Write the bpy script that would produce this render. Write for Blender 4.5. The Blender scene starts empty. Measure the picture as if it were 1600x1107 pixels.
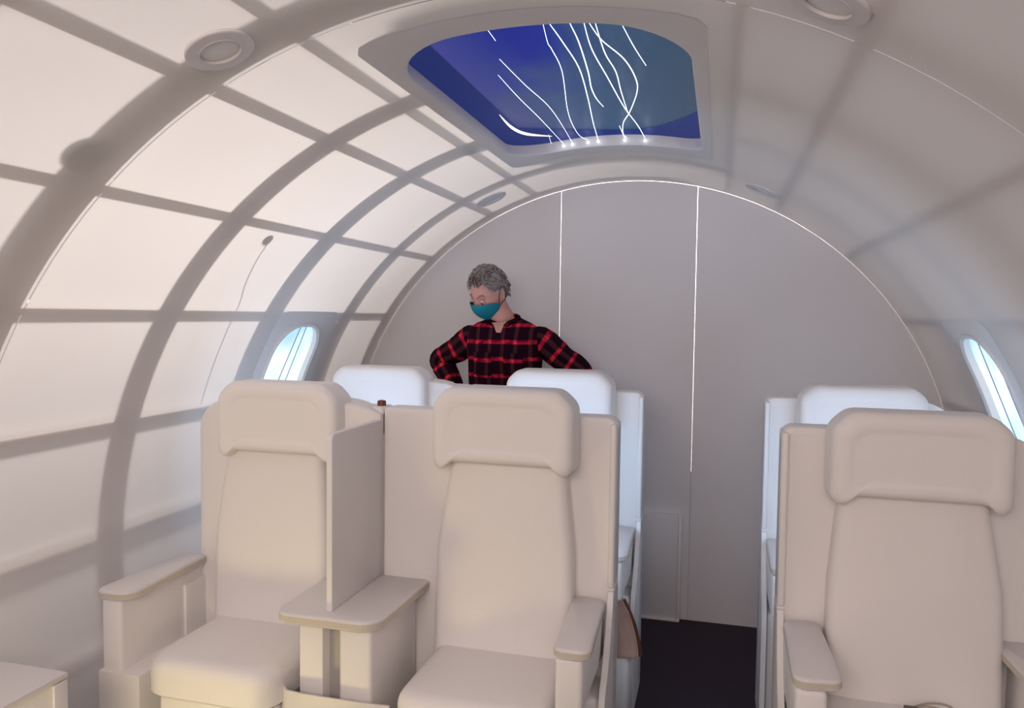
import bpy, bmesh, math, random
from mathutils import Vector, Matrix, noise
random.seed(7)
S = bpy.context.scene
COL = S.collection
PI = math.pi
def R_(d): return math.radians(d)

# ------------------------------------------------------------------ camera
CAMX = 0.446
cd = bpy.data.cameras.new('camera'); cam = bpy.data.objects.new('camera', cd); COL.objects.link(cam)
yaw, pitch, roll = -0.2632, -0.0502, 0.0129
Fv = Vector((math.sin(yaw)*math.cos(pitch), math.cos(yaw)*math.cos(pitch), math.sin(pitch)))
R0 = Vector((math.cos(yaw), -math.sin(yaw), 0)); U0 = R0.cross(Fv)
Rv = R0*math.cos(roll)+U0*math.sin(roll); Uv = -R0*math.sin(roll)+U0*math.cos(roll)
m = Matrix((Rv, Uv, -Fv)).transposed().to_4x4(); m.translation = Vector((CAMX, 0, 1.5))
cam.matrix_world = m
cd.sensor_width = 36; cd.lens = 1198.8/1600*36; cd.clip_start = 0.02
S.camera = cam

# ------------------------------------------------------------------ world, lamps, exposure
S.view_settings.view_transform = 'Standard'; S.view_settings.look = 'None'
S.view_settings.gamma = 1; S.view_settings.use_curve_mapping = False
S.view_settings.exposure = 0.42
w = bpy.data.worlds.new('hall_light'); S.world = w; w.use_nodes = True
w.node_tree.nodes['Background'].inputs[0].default_value = (1.0, 0.90, 0.88, 1)
w.node_tree.nodes['Background'].inputs[1].default_value = 0.34
def area(name, loc, target, sx, sy, power, color, spread=180):
    l = bpy.data.lights.new(name, 'AREA'); l.shape = 'RECTANGLE'; l.size = sx; l.size_y = sy
    l.energy = power; l.color = color; l.spread = R_(spread)
    o = bpy.data.objects.new(name, l); COL.objects.link(o); o.location = loc
    o.rotation_euler = (Vector(target)-Vector(loc)).to_track_quat('-Z', 'Y').to_euler()
    return o
# work lamp of the hall, outside the shell on the left, shines through the thin skin
area('hall_lamp_left', (-2.45, 2.1, 3.45), (-0.9, 2.1, 1.6), 0.5, 0.5, 55, (1.0, 0.90, 0.84))
# big soft hall light behind the camera, through the open cabin end
area('hall_lamp_front', (0.2, -0.9, 1.95), (0.0, 2.2, 0.9), 1.5, 0.7, 27, (1.0, 0.83, 0.755))
# cool lamps added unseen behind the front seats to light the back row
for k_, x_ in enumerate((-0.90, -0.14, 0.93)):
    area('added_cool_lamp', (x_, 2.335, 0.90), (x_, 3.1, 1.02), 0.36, 0.22, 1.9, (0.50, 0.72, 1.0))
area('added_back_lamp', (0, 4.5, 3.6), (0, 5.2, 1.6), 2.0, 0.3, 50, (1.0, 0.93, 0.88), 60)  # added lamp, lights the unseen board behind the open end-wall joints
# warm floor lamp near the left front
area('warm_floor_lamp', (-1.0, 1.05, 0.10), (-1.2, 1.9, 0.35), 0.4, 0.15, 3.2, (1.0, 0.82, 0.34))

# ------------------------------------------------------------------ materials
def mat(name, col, rough=0.6, bump=0.0, bscale=200, metal=0.0, var=0.0, vscale=4, trans=None):
    M = bpy.data.materials.new(name); M.use_nodes = True; nt = M.node_tree; N = nt.nodes; L = nt.links
    b = N['Principled BSDF']; b.inputs['Roughness'].default_value = rough; b.inputs['Metallic'].default_value = metal
    b.inputs['Base Color'].default_value = (*col, 1)
    tc = N.new('ShaderNodeTexCoord')
    csock = None
    if var:
        n = N.new('ShaderNodeTexNoise'); n.inputs['Scale'].default_value = vscale; n.inputs['Detail'].default_value = 3
        L.new(tc.outputs['Object'], n.inputs['Vector'])
        r = N.new('ShaderNodeMapRange'); r.inputs[3].default_value = 1-var; r.inputs[4].default_value = 1+var
        L.new(n.outputs['Fac'], r.inputs[0])
        mx = N.new('ShaderNodeVectorMath'); mx.operation = 'SCALE'; mx.inputs[0].default_value = col
        L.new(r.outputs[0], mx.inputs['Scale']); L.new(mx.outputs[0], b.inputs['Base Color']); csock = mx.outputs[0]
    bsock = None
    if bump:
        n = N.new('ShaderNodeTexNoise'); n.inputs['Scale'].default_value = bscale; n.inputs['Detail'].default_value = 4
        L.new(tc.outputs['Object'], n.inputs['Vector'])
        bp = N.new('ShaderNodeBump'); bp.inputs['Strength'].default_value = bump; bp.inputs['Distance'].default_value = 0.002
        L.new(n.outputs['Fac'], bp.inputs['Height']); L.new(bp.outputs[0], b.inputs['Normal']); bsock = bp.outputs[0]
    if trans:
        d = N.new('ShaderNodeBsdfTranslucent'); d.inputs[0].default_value = (*trans, 1)
        ms = N.new('ShaderNodeMixShader'); ms.inputs[0].default_value = 0.42
        L.new(b.outputs[0], ms.inputs[1]); L.new(d.outputs[0], ms.inputs[2])
        L.new(ms.outputs[0], N['Material Output'].inputs[0])
    return M
M_shell = mat('translucent_white_skin', (0.84, 0.81, 0.80), 0.85, 0.15, 120, trans=(0.86, 0.84, 0.83), var=0.02)
M_wall = mat('matt_white_board', (0.76, 0.735, 0.75), 0.6, 0.12, 150, var=0.02)
M_white = mat('white_foam', (0.83, 0.80, 0.79), 0.55, 0.2, 260, var=0.015)
M_paint = mat('white_painted_panel', (0.80, 0.78, 0.78), 0.42, 0.12, 180, var=0.02)
M_arm = mat('grey_white_laminate', (0.72, 0.69, 0.69), 0.4, 0.12, 180, var=0.02)
M_edge = mat('bare_board_edge', (0.60, 0.54, 0.46), 0.6, 0.2, 90, var=0.06, vscale=30)
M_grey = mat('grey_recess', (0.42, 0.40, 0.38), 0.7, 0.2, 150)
M_rib = mat('white_painted_rib', (0.84, 0.80, 0.78), 0.8, 0.3, 60)
M_house = mat('grey_housing', (0.5, 0.49, 0.48), 0.7)
M_opaq = mat('opaque_white_plate', (0.74, 0.71, 0.71), 0.5, 0.1, 150)
M_floor = mat('dark_carpet', (0.032, 0.020, 0.034), 0.95, 0.9, 900, var=0.5, vscale=300)
M_navy = mat('glossy_navy', (0.006, 0.008, 0.07), 0.12)
M_skin = mat('skin', (0.60, 0.29, 0.24), 0.5, 0.3, 300, var=0.12, vscale=25)
M_hair = mat('grey_hair', (0.22, 0.18, 0.165), 0.7, 0.9, 200, var=0.8, vscale=90)
M_hair2 = mat('light_grey_hair', (0.30, 0.285, 0.28), 0.7, 0.5, 200, var=0.3, vscale=90)
M_hair3 = mat('brown_grey_hair', (0.16, 0.09, 0.075), 0.7, 0.5, 200, var=0.4, vscale=90)
M_brow = mat('brow_hair', (0.36, 0.18, 0.14), 0.8)
M_mask = mat('teal_mask', (0.0, 0.20, 0.27), 0.7, 0.3, 500, var=0.08)
M_loop = mat('dark_loop', (0.01, 0.03, 0.045), 0.7)
M_jean = mat('dark_denim', (0.03, 0.035, 0.06), 0.85, 0.5, 500)
M_shoe = mat('dark_leather', (0.03, 0.02, 0.015), 0.5)
M_eye = mat('eye_white', (0.6, 0.55, 0.5), 0.2)
M_iris = mat('dark_iris', (0.03, 0.02, 0.015), 0.2)
M_button = mat('pale_button', (0.7, 0.66, 0.66), 0.3)
M_bag = mat('tan_leather', (0.50, 0.32, 0.26), 0.6, 0.5, 60, var=0.12, vscale=20)
M_baged = mat('dark_brown_lining', (0.10, 0.035, 0.02), 0.7)
M_wire = mat('grey_beige_wire', (0.40, 0.35, 0.29), 0.45)
M_dark = mat('dark_connector', (0.12, 0.09, 0.07), 0.5)
M_cork = mat('red_brown_cap', (0.16, 0.035, 0.03), 0.5)
def glass():
    M = bpy.data.materials.new('clear_acrylic'); M.use_nodes = True; nt = M.node_tree; N = nt.nodes; L = nt.links
    N.remove(N['Principled BSDF'])
    t = N.new('ShaderNodeBsdfTransparent'); t.inputs[0].default_value = (.97, .98, 1, 1)
    g = N.new('ShaderNodeBsdfGlossy'); g.inputs['Roughness'].default_value = 0.06
    mx = N.new('ShaderNodeMixShader'); mx.inputs[0].default_value = 0.06
    L.new(t.outputs[0], mx.inputs[1]); L.new(g.outputs[0], mx.inputs[2]); L.new(mx.outputs[0], N['Material Output'].inputs[0])
    return M
M_glass = glass()
def emis(name, col, st):
    M = bpy.data.materials.new(name); M.use_nodes = True
    b = M.node_tree.nodes['Principled BSDF']; b.inputs['Base Color'].default_value = (*col, 1)
    b.inputs['Emission Color'].default_value = (*col, 1); b.inputs['Emission Strength'].default_value = st
    return M
M_fil = emis('glowing_filament', (0.86, 0.95, 1.0), 1.6)
M_led = emis('led_point', (0.85, 0.9, 1.0), 2.2)
def skyprint(name, k):
    """backlit sky picture behind a cabin window: u = along the cabin, v = up"""
    M = bpy.data.materials.new(name); M.use_nodes = True; nt = M.node_tree; N = nt.nodes; L = nt.links
    b = N['Principled BSDF']; b.inputs['Base Color'].default_value = (.02, .02, .02, 1); b.inputs['Roughness'].default_value = .3
    uv = N.new('ShaderNodeUVMap')
    sp = N.new('ShaderNodeSeparateXYZ'); L.new(uv.outputs[0], sp.inputs[0])
    n = N.new('ShaderNodeTexNoise'); n.inputs['Scale'].default_value = 3.0; n.inputs['Detail'].default_value = 5; L.new(uv.outputs[0], n.inputs['Vector'])
    a = N.new('ShaderNodeMath'); a.operation = 'MULTIPLY_ADD'; a.inputs[1].default_value = 0.75; L.new(sp.outputs[1], a.inputs[0]); 
    sc = N.new('ShaderNodeMath'); sc.operation = 'MULTIPLY'; sc.inputs[1].default_value = 0.7; L.new(n.outputs['Fac'], sc.inputs[0]); L.new(sc.outputs[0], a.inputs[2])
    r = N.new('ShaderNodeValToRGB'); L.new(a.outputs[0], r.inputs[0])
    e = r.color_ramp.elements; e[0].position = 0.12; e[0].color = (0.28, 0.55, 0.83, 1); e[1].position = 1.1 if False else 1.0; e[1].color = (0.40, 0.66, 0.88, 1)
    x = r.color_ramp.elements.new(0.45); x.color = (0.60, 0.80, 0.92, 1)
    x = r.color_ramp.elements.new(0.75); x.color = (0.86, 0.95, 1.0, 1)
    L.new(r.outputs[0], b.inputs['Emission Color']); b.inputs['Emission Strength'].default_value = k
    return M
M_sky = skyprint('backlit_sky_print', 1.0)
M_blue2 = emis('sky_blue_print', (0.06, 0.33, 0.68), 0.9)
M_line = mat('print_line', (0.10, 0.22, 0.33), 0.5)
def skylight_mat():
    M = bpy.data.materials.new('backlit_night_sky'); M.use_nodes = True; nt = M.node_tree; N = nt.nodes; L = nt.links
    b = N['Principled BSDF']; b.inputs['Base Color'].default_value = (.01, .012, .03, 1); b.inputs['Roughness'].default_value = .45; b.inputs['Specular IOR Level'].default_value = .15
    tc = N.new('ShaderNodeTexCoord'); sp = N.new('ShaderNodeSeparateXYZ'); L.new(tc.outputs['Object'], sp.inputs[0])
    n = N.new('ShaderNodeTexNoise'); n.inputs['Scale'].default_value = 3.2; n.inputs['Detail'].default_value = 1.5; L.new(tc.outputs['Object'], n.inputs['Vector'])
    def ramp(sock, a0, a1, els):
        mr = N.new('ShaderNodeMapRange'); mr.inputs[1].default_value = a0; mr.inputs[2].default_value = a1; L.new(sock, mr.inputs[0])
        r = N.new('ShaderNodeValToRGB'); L.new(mr.outputs[0], r.inputs[0])
        r.color_ramp.elements[0].position = els[0][0]; r.color_ramp.elements[0].color = (*els[0][1], 1)
        r.color_ramp.elements[1].position = els[-1][0]; r.color_ramp.elements[1].color = (*els[-1][1], 1)
        for p_, c_ in els[1:-1]:
            q = r.color_ramp.elements.new(p_); q.color = (*c_, 1)
        return r.outputs[0]
    # near part: deep blue on the left to teal grey on the right ; far part: slate blue
    near = ramp(sp.outputs[0], -0.36, 0.36, [(0.0, (.085, .085, .32)), (0.22, (.030, .045, .30)), (0.34, (.006, .020, .29)), (0.48, (.006, .024, .30)), (0.66, (.020, .070, .17)), (1.0, (.040, .085, .14))])
    far = ramp(sp.outputs[0], -0.36, 0.36, [(0.0, (.075, .08, .26)), (0.3, (.050, .085, .22)), (0.55, (.035, .090, .19)), (1.0, (.045, .080, .135))])
    mr = N.new('ShaderNodeMapRange'); mr.inputs[1].default_value = -0.42; mr.inputs[2].default_value = 0.12; mr.interpolation_type = 'SMOOTHSTEP'
    ad = N.new('ShaderNodeMath'); ad.operation = 'MULTIPLY_ADD'; ad.inputs[1].default_value = 0.9; L.new(n.outputs['Fac'], ad.inputs[0])
    sb = N.new('ShaderNodeMath'); sb.operation = 'SUBTRACT'; sb.inputs[1].default_value = 0.45; L.new(sp.outputs[1], sb.inputs[0])
    L.new(sb.outputs[0], ad.inputs[2]); L.new(ad.outputs[0], mr.inputs[0])
    mx = N.new('ShaderNodeMix'); mx.data_type = 'RGBA'; L.new(mr.outputs[0], mx.inputs[0]); L.new(near, mx.inputs[6]); L.new(far, mx.inputs[7])
    L.new(mx.outputs[2], b.inputs['Emission Color']); b.inputs['Emission Strength'].default_value = 0.60
    return M
M_night = skylight_mat()
def plaid():
    M = bpy.data.materials.new('red_black_plaid_flannel'); M.use_nodes = True; nt = M.node_tree; N = nt.nodes; L = nt.links
    b = N['Principled BSDF']; b.inputs['Roughness'].default_value = .95; b.inputs['Specular IOR Level'].default_value = .08
    uv = N.new('ShaderNodeUVMap'); sp = N.new('ShaderNodeSeparateXYZ')
    nz = N.new('ShaderNodeTexNoise'); nz.inputs['Scale'].default_value = 6; L.new(uv.outputs[0], nz.inputs['Vector'])
    vm = N.new('ShaderNodeVectorMath'); vm.operation = 'SCALE'; vm.inputs['Scale'].default_value = 0.014; L.new(nz.outputs['Color'], vm.inputs[0])
    va = N.new('ShaderNodeVectorMath'); va.operation = 'ADD'; L.new(uv.outputs[0], va.inputs[0]); L.new(vm.outputs[0], va.inputs[1])
    L.new(va.outputs[0], sp.inputs[0])
    def stripe(sock, period, width, off):
        a = N.new('ShaderNodeMath'); a.operation = 'MULTIPLY_ADD'; a.inputs[1].default_value = 1/period; a.inputs[2].default_value = off+100; L.new(sock, a.inputs[0])
        f = N.new('ShaderNodeMath'); f.operation = 'FRACT'; L.new(a.outputs[0], f.inputs[0])
        s = N.new('ShaderNodeMath'); s.operation = 'SUBTRACT'; s.inputs[1].default_value = .5; L.new(f.outputs[0], s.inputs[0])
        ab = N.new('ShaderNodeMath'); ab.operation = 'ABSOLUTE'; L.new(s.outputs[0], ab.inputs[0])
        mr = N.new('ShaderNodeMapRange'); mr.inputs[1].default_value = width/period/2*1.15; mr.inputs[2].default_value = width/period/2*.75
        L.new(ab.outputs[0], mr.inputs[0]); return mr.outputs[0]
    def mul(a, k):
        m_ = N.new('ShaderNodeMath'); m_.operation = 'MULTIPLY'; L.new(a, m_.inputs[0])
        if isinstance(k, float): m_.inputs[1].default_value = k
        else: L.new(k, m_.inputs[1])
        return m_.outputs[0]
    h = stripe(sp.outputs[1], 0.077, 0.018, 0.5); v = stripe(sp.outputs[0], 0.062, 0.017, 0.1)
    hv = mul(h, v)
    n2 = N.new('ShaderNodeTexNoise'); n2.inputs['Scale'].default_value = 45; L.new(uv.outputs[0], n2.inputs['Vector'])
    mrn = N.new('ShaderNodeMapRange'); mrn.inputs[1].default_value = .38; mrn.inputs[2].default_value = .62; mrn.inputs[3].default_value = .22; L.new(n2.outputs['Fac'], mrn.inputs[0])
    def mix(fac, c1, c2):
        mx = N.new('ShaderNodeMix'); mx.data_type = 'RGBA'; L.new(fac, mx.inputs[0])
        if isinstance(c1, tuple): mx.inputs[6].default_value = (*c1, 1)
        else: L.new(c1, mx.inputs[6])
        mx.inputs[7].default_value = (*c2, 1); return mx.outputs[2]
    c = mix(v, (.016, .002, .009), (.055, .016, .022))
    c = mix(mul(h, mrn.outputs[0]), c, (.55, .012, .06))
    c = mix(mul(hv, mrn.outputs[0]), c, (.92, .045, .06))
    L.new(c, b.inputs['Base Color'])
    n3 = N.new('ShaderNodeTexNoise'); n3.inputs['Scale'].default_value = 14; L.new(uv.outputs[0], n3.inputs['Vector'])
    bp = N.new('ShaderNodeBump'); bp.inputs['Strength'].default_value = .6; bp.inputs['Distance'].default_value = .01
    L.new(n3.outputs['Fac'], bp.inputs['Height']); L.new(bp.outputs[0], b.inputs['Normal'])
    return M
M_plaid = plaid()

# ------------------------------------------------------------------ helpers
def link(name, me, material, parent=None, smooth=True, kind=None):
    o = bpy.data.objects.new(name, me); COL.objects.link(o)
    if material: me.materials.append(material)
    if smooth:
        for p_ in me.polygons: p_.use_smooth = True
    if parent: o.parent = parent
    if kind: o['kind'] = kind
    return o
def sharp(me, deg=38):
    try: me.set_sharp_from_angle(angle=R_(deg))
    except Exception: pass
def raw(name, V, F, material, parent=None, smooth=True, kind=None, uv=None):
    me = bpy.data.meshes.new(name); me.from_pydata([tuple(v) for v in V], [], F); me.validate()
    bm = bmesh.new(); bm.from_mesh(me); bmesh.ops.recalc_face_normals(bm, faces=bm.faces); bm.to_mesh(me); bm.free()
    if uv:
        l = me.uv_layers.new(name='UVMap')
        for lp in me.loops: l.data[lp.index].uv = uv[lp.vertex_index]
    o = link(name, me, material, parent, smooth, kind)
    if smooth: sharp(me)
    return o
def mesh_bm(name, bm, material, parent=None, smooth=True, kind=None, ang=38):
    me = bpy.data.meshes.new(name); bmesh.ops.recalc_face_normals(bm, faces=bm.faces); bm.to_mesh(me); bm.free()
    o = link(name, me, material, parent, smooth, kind)
    if smooth: sharp(me, ang)
    return o
def bbox(bm, x0, x1, y0, y1, z0, z1, bev=0.004, seg=2):
    r = bmesh.ops.create_cube(bm, size=1); vs = r['verts']
    for v in vs: v.co = Vector(((x0+x1)/2+v.co.x*(x1-x0), (y0+y1)/2+v.co.y*(y1-y0), (z0+z1)/2+v.co.z*(z1-z0)))
    if bev:
        es = list({e for v in vs for e in v.link_edges})
        bmesh.ops.bevel(bm, geom=es, offset=bev, segments=seg, affect='EDGES', profile=.5)
def box(name, x0, x1, y0, y1, z0, z1, material, parent=None, bev=0.004, seg=2, kind=None):
    bm = bmesh.new(); bbox(bm, x0, x1, y0, y1, z0, z1, bev, seg)
    return mesh_bm(name, bm, material, parent, kind=kind)
def round_poly(pts, rads, n=8):
    out = []; k = len(pts)
    for i in range(k):
        p0, p1, p2 = Vector(pts[i-1]), Vector(pts[i]), Vector(pts[(i+1) % k])
        r = rads[i] if not isinstance(rads, (int, float)) else rads
        a = (p0-p1).normalized(); b = (p2-p1).normalized(); ang = a.angle(b)
        if r <= 0 or ang > 3.1: out.append(tuple(p1)); continue
        t = r/math.tan(ang/2); c = p1+(a+b).normalized()*(r/math.sin(ang/2))
        s0 = p1+a*t-c; s1 = p1+b*t-c
        a0 = math.atan2(s0.y, s0.x); a1 = math.atan2(s1.y, s1.x); d = (a1-a0+PI) % (2*PI)-PI
        for j in range(n+1):
            q = a0+d*j/n; out.append((c.x+r*math.cos(q), c.y+r*math.sin(q)))
    return out
def inset(poly, d):
    out = []; k = len(poly)
    for i in range(k):
        p0, p1, p2 = Vector(poly[i-1]), Vector(poly[i]), Vector(poly[(i+1) % k])
        e1 = (p1-p0); e2 = (p2-p1)
        if e1.length < 1e-7: e1 = e2
        if e2.length < 1e-7: e2 = e1
        n1 = Vector((-e1.y, e1.x)).normalized(); n2 = Vector((-e2.y, e2.x)).normalized()
        n = (n1+n2).normalized(); c = max(0.5, n.dot(n1))
        out.append(tuple(p1+n*(d/c)))
    return out
def ascale(poly, d):
    xs = [p_[0] for p_ in poly]; ys = [p_[1] for p_ in poly]
    cx, cy = (min(xs)+max(xs))/2, (min(ys)+max(ys))/2; hx, hy = (max(xs)-min(xs))/2, (max(ys)-min(ys))/2
    return [(cx+(x-cx)*(1-d/hx), cy+(y-cy)*(1-d/hy)) for x, y in poly]
def pad(name, poly, profile, mp, material, parent=None, ang=50, dome=None, kind=None, offset=False):
    """rings of a CCW outline: profile = [(inset, depth)], mp(u,v,d) -> xyz ; closed with caps"""
    V = []; F = []; k = len(poly)
    for ins, d in profile:
        for (u, v) in (inset(poly, ins) if offset else ascale(poly, ins)): V.append(mp(u, v, d))
    for j in range(len(profile)-1):
        for i in range(k):
            a = j*k+i; b = j*k+(i+1) % k; F.append((a, b, b+k, a+k))
    F.append(tuple(reversed(range(k)))); 
    if dome is None: F.append(tuple(range((len(profile)-1)*k, len(profile)*k)))
    else:
        V.append(dome); c = len(V)-1; o_ = (len(profile)-1)*k
        for i in range(k): F.append((o_+i, o_+(i+1) % k, c))
    return raw(name, V, F, material, parent, kind=kind)
def fillet(T, r, n=6, back=0.0):
    """profile of a slab of thickness T whose front edge is rounded r"""
    pr = [(back, 0), (0, back)] if back else [(0, 0)]
    pr.append((0, T-r))
    for j in range(1, n+1):
        a = PI/2*j/n; pr.append((r*(1-math.cos(a)), T-r+r*math.sin(a)))
    return pr
def tube(name, pts, rad, material, parent=None, n=8, cap=True, smooth_pts=0, squash=None, uvk=None, kind=None, up=None, jitter=0):
    P = [Vector(p_) for p_ in pts]; rr = rad if isinstance(rad, (list, tuple)) else [rad]*len(P)
    if smooth_pts:
        Q = []; q = []
        for i in range(len(P)-1):
            p0 = P[max(i-1, 0)]; p1 = P[i]; p2 = P[i+1]; p3 = P[min(i+2, len(P)-1)]
            for j in range(smooth_pts):
                t = j/smooth_pts
                Q.append(0.5*((2*p1)+(p2-p0)*t+(2*p0-5*p1+4*p2-p3)*t*t+(3*p1-p0-3*p2+p3)*t**3)); q.append(rr[i]*(1-t)+rr[i+1]*t)
        Q.append(P[-1]); q.append(rr[-1]); P, rr = Q, q
    V = []; F = []; UV = []; ref = Vector(up) if up else Vector((0.31, 0.2, 1)).normalized(); dist = 0
    for i, p_ in enumerate(P):
        t = (P[min(i+1, len(P)-1)]-P[max(i-1, 0)]).normalized()
        if i == 0:
            a = ref-t*ref.dot(t); a.normalize()
        else:
            a = a-t*a.dot(t); a.normalize(); dist += (P[i]-P[i-1]).length
        b = t.cross(a)
        for j in range(n):
            an = 2*PI*j/n; r1 = rr[i]
            if jitter: r1 *= 1+jitter*noise.noise(Vector((an*1.3+3*math.cos(an), dist*22, 5.1)))
            V.append(p_+(a*math.cos(an)*(squash or 1)+b*math.sin(an))*r1); UV.append((abs(an-PI)*rr[0], dist))
    for i in range(len(P)-1):
        for j in range(n):
            a_ = i*n+j; b_ = i*n+(j+1) % n; F.append((a_, b_, b_+n, a_+n))
    if cap: F.append(tuple(reversed(range(n)))); F.append(tuple(range((len(P)-1)*n, len(P)*n)))
    if name is None: return V, F
    return raw(name, V, F, material, parent, kind=kind, uv=UV if uvk else None)
def join_geo(name, parts, material, parent=None, kind=None):
    V = []; F = []
    for v, f in parts:
        o_ = len(V); V += [tuple(x) for x in v]; F += [tuple(i+o_ for i in q) for q in f]
    return raw(name, V, F, material, parent, kind=kind)
def thing(name, label, cat, loc=(0, 0, 0), group=None):
    o = bpy.data.objects.new(name, None); COL.objects.link(o); o.location = loc; o.empty_display_size = .1
    o['label'] = label; o['category'] = cat
    if group: o['group'] = group
    return o
def tag(o, label, cat, group=None):
    o['label'] = label; o['category'] = cat
    if group: o['group'] = group
    return o
def struct_empty(name, loc=(0, 0, 0)):
    o = bpy.data.objects.new(name, None); COL.objects.link(o); o.location = loc; o['kind'] = 'structure'; return o

# ------------------------------------------------------------------ the cabin shell
RC, ZC, YE, YJ = 1.4964, 0.6754, 3.843, 1.5515
YN = -0.75
def cyl(th, y, r=RC): t = R_(th); return Vector((r*math.sin(t), y, ZC+r*math.cos(t)))
def frange(a, b, st):
    n = max(1, round((b-a)/st)); return [a+(b-a)*i/n for i in range(n+1)]
def cyl_sheet(name, spans, parent=None, kind='structure', r=RC, material=None):
    """spans: list of (th0, th1, y0, y1, [holes (th0,th1,y0,y1)])"""
    V = []; F = []; idx = {}
    def vid(t, y):
        k_ = (round(t, 4), round(y, 4))
        if k_ not in idx: idx[k_] = len(V); V.append(cyl(t, y, r))
        return idx[k_]
    for (t0, t1, y0, y1, holes) in spans:
        ts = set(); ys = set([y0, y1]); tb = sorted(set([t0, t1]+[x for h in holes for x in h[:2]]))
        for a, b in zip(tb, tb[1:]): ts |= set(round(x, 4) for x in frange(a, b, 2.0))
        for h in holes: ys |= set(h[2:])
        ts = sorted(ts); ys = sorted(ys)
        for a, b in zip(ts, ts[1:]):
            for c, d in zip(ys, ys[1:]):
                tm, ym = (a+b)/2, (c+d)/2
                if any(h[0] < tm < h[1] and h[2] < ym < h[3] for h in holes): continue
                F.append((vid(a, c), vid(b, c), vid(b, d), vid(a, d)))
    return raw(name, V, F, material or M_shell, parent, kind=kind)
WT0, WT1, WY0, WY1 = 58.0, 77.5, 2.76, 3.20
SKT, SKY0, SKY1 = 15.0, 1.70, 3.12
G = 0.0022
cyl_sheet('wall_left', [(-118, -56.9, YN, YJ-G, []), (-118, -56.9, YJ+G, YE-.001, [(-WT1, -WT0, WY0, WY1)])])
cyl_sheet('ceiling', [(-56.9, 56.9, YN, YJ-G, []), (-56.9, 56.9, YJ+G, YE-.001, [(-SKT, SKT, SKY0, SKY1)])])
cyl_sheet('wall_right', [(56.9, 118, YN, YJ-G, []), (56.9, 118, YJ+G, YE-.001, [(WT0, WT1, WY0, WY1)])])
# end wall: three upright boards with open joints, a lower strip joins them
def end_board(x0, x1, z0, name='end_board'):
    """outline of the disc between x0 and x1 above z0, 2 cm thick"""
    top = []; rr = RC-0.0012
    xa, xb = max(x0, -rr*.9999), min(x1, rr*.9999)
    n = 40
    up = [(xa+(xb-xa)*i/n, ZC+math.sqrt(max(0, rr*rr-(xa+(xb-xa)*i/n)**2))) for i in range(n+1)]
    dn = []
    for i in range(n+1):
        x = xb-(xb-xa)*i/n; zz = ZC-math.sqrt(max(0, rr*rr-x*x)); dn.append((x, max(z0, zz)))
    poly = dn+[(x, z) for x, z in up]
    P2 = []
    for q in poly:
        if not P2 or (Vector(q)-Vector(P2[-1])).length > 1e-5: P2.append(q)
    V = [(x, YE, z) for x, z in P2]+[(x, YE+.006, z) for x, z in P2]; k = len(P2)
    F = [tuple(range(k)), tuple(range(2*k-1, k-1, -1))]+[(i, (i+1) % k, k+(i+1) % k, k+i) for i in range(k)]
    return V, F
wf = struct_empty('wall_far', (0, 0, 0))
join_geo('end_board', [end_board(-RC, -0.3426, 0.0)], M_wall, wf)
join_geo('end_board', [end_board(-0.3398, 0.3288, 0.0)], M_wall, wf)
join_geo('end_board', [end_board(0.3314, RC, 0.0)], M_wall, wf)
box('joint_strip', -0.38, 0.38, YE+.0065, YE+.016, 0.0, 0.74, M_wall, wf, bev=0)
box('access_cover', 0.0, 0.278, YE-.040, YE-.001, 0.012, 0.528, M_wall, wf, bev=.002)
box('cover_edge', 0.2785, 0.294, YE-.046, YE-.001, 0.004, 0.528, M_white, wf, bev=.002)
box('cover_foot', -0.02, 0.290, YE-.050, YE-.041, 0.002, 0.014, M_white, wf, bev=.001)
box('added_backboard', -3.0, 3.0, 5.2, 5.3, 0.001, 3.4, M_white, None, bev=0, kind='structure')  # unseen white board, added so the open joints look bright
bm = bmesh.new(); bmesh.ops.create_grid(bm, x_segments=1, y_segments=1, size=1)
for v in bm.verts: v.co = Vector((v.co.x*6, 1+v.co.y*6, 0))
fl = mesh_bm('floor', bm, M_floor, smooth=False, kind='structure')

# ring frames and stringers outside the skin: their shadows show through it
tn = 0
def trim(build):
    global tn
    tn += 1; build('trim_%d' % tn)
def ring_rib(y0, y1, r0=RC+.022, r1=RC+.055, t0=-116, t1=116, skip=None):
    def b(name):
        V = []; F = []; ts = frange(t0, t1, 3)
        for t in ts:
            for (y, r) in ((y0, r0), (y1, r0), (y1, r1), (y0, r1)): V.append(cyl(t, y, r))
        for i in range(len(ts)-1):
            for j in range(4): F.append((i*4+j, i*4+(j+1) % 4, i*4+4+(j+1) % 4, i*4+4+j))
        F.append((0, 1, 2, 3)); n4 = (len(ts)-1)*4; F.append((n4+3, n4+2, n4+1, n4))
        raw(name, V, F, M_rib, kind='structure', smooth=False)
    trim(b)
for (a, b) in ((-.20, -.06), (.36, .50), (.90, 1.03), (1.415, 1.5455), (3.705, 3.838)):
    ring_rib(a, b, t0=-116, t1=12); ring_rib(a, b, r0=RC+.075, r1=RC+.11, t0=12, t1=116)
for (a, b) in ((2.035, 2.145), (2.61, 2.725), (3.245, 3.335)):
    ring_rib(a, b, t0=-116, t1=-16.2 if a < 3.2 else 18); ring_rib(a, b, r0=RC+.11, r1=RC+.14, t0=18, t1=116)
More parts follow.
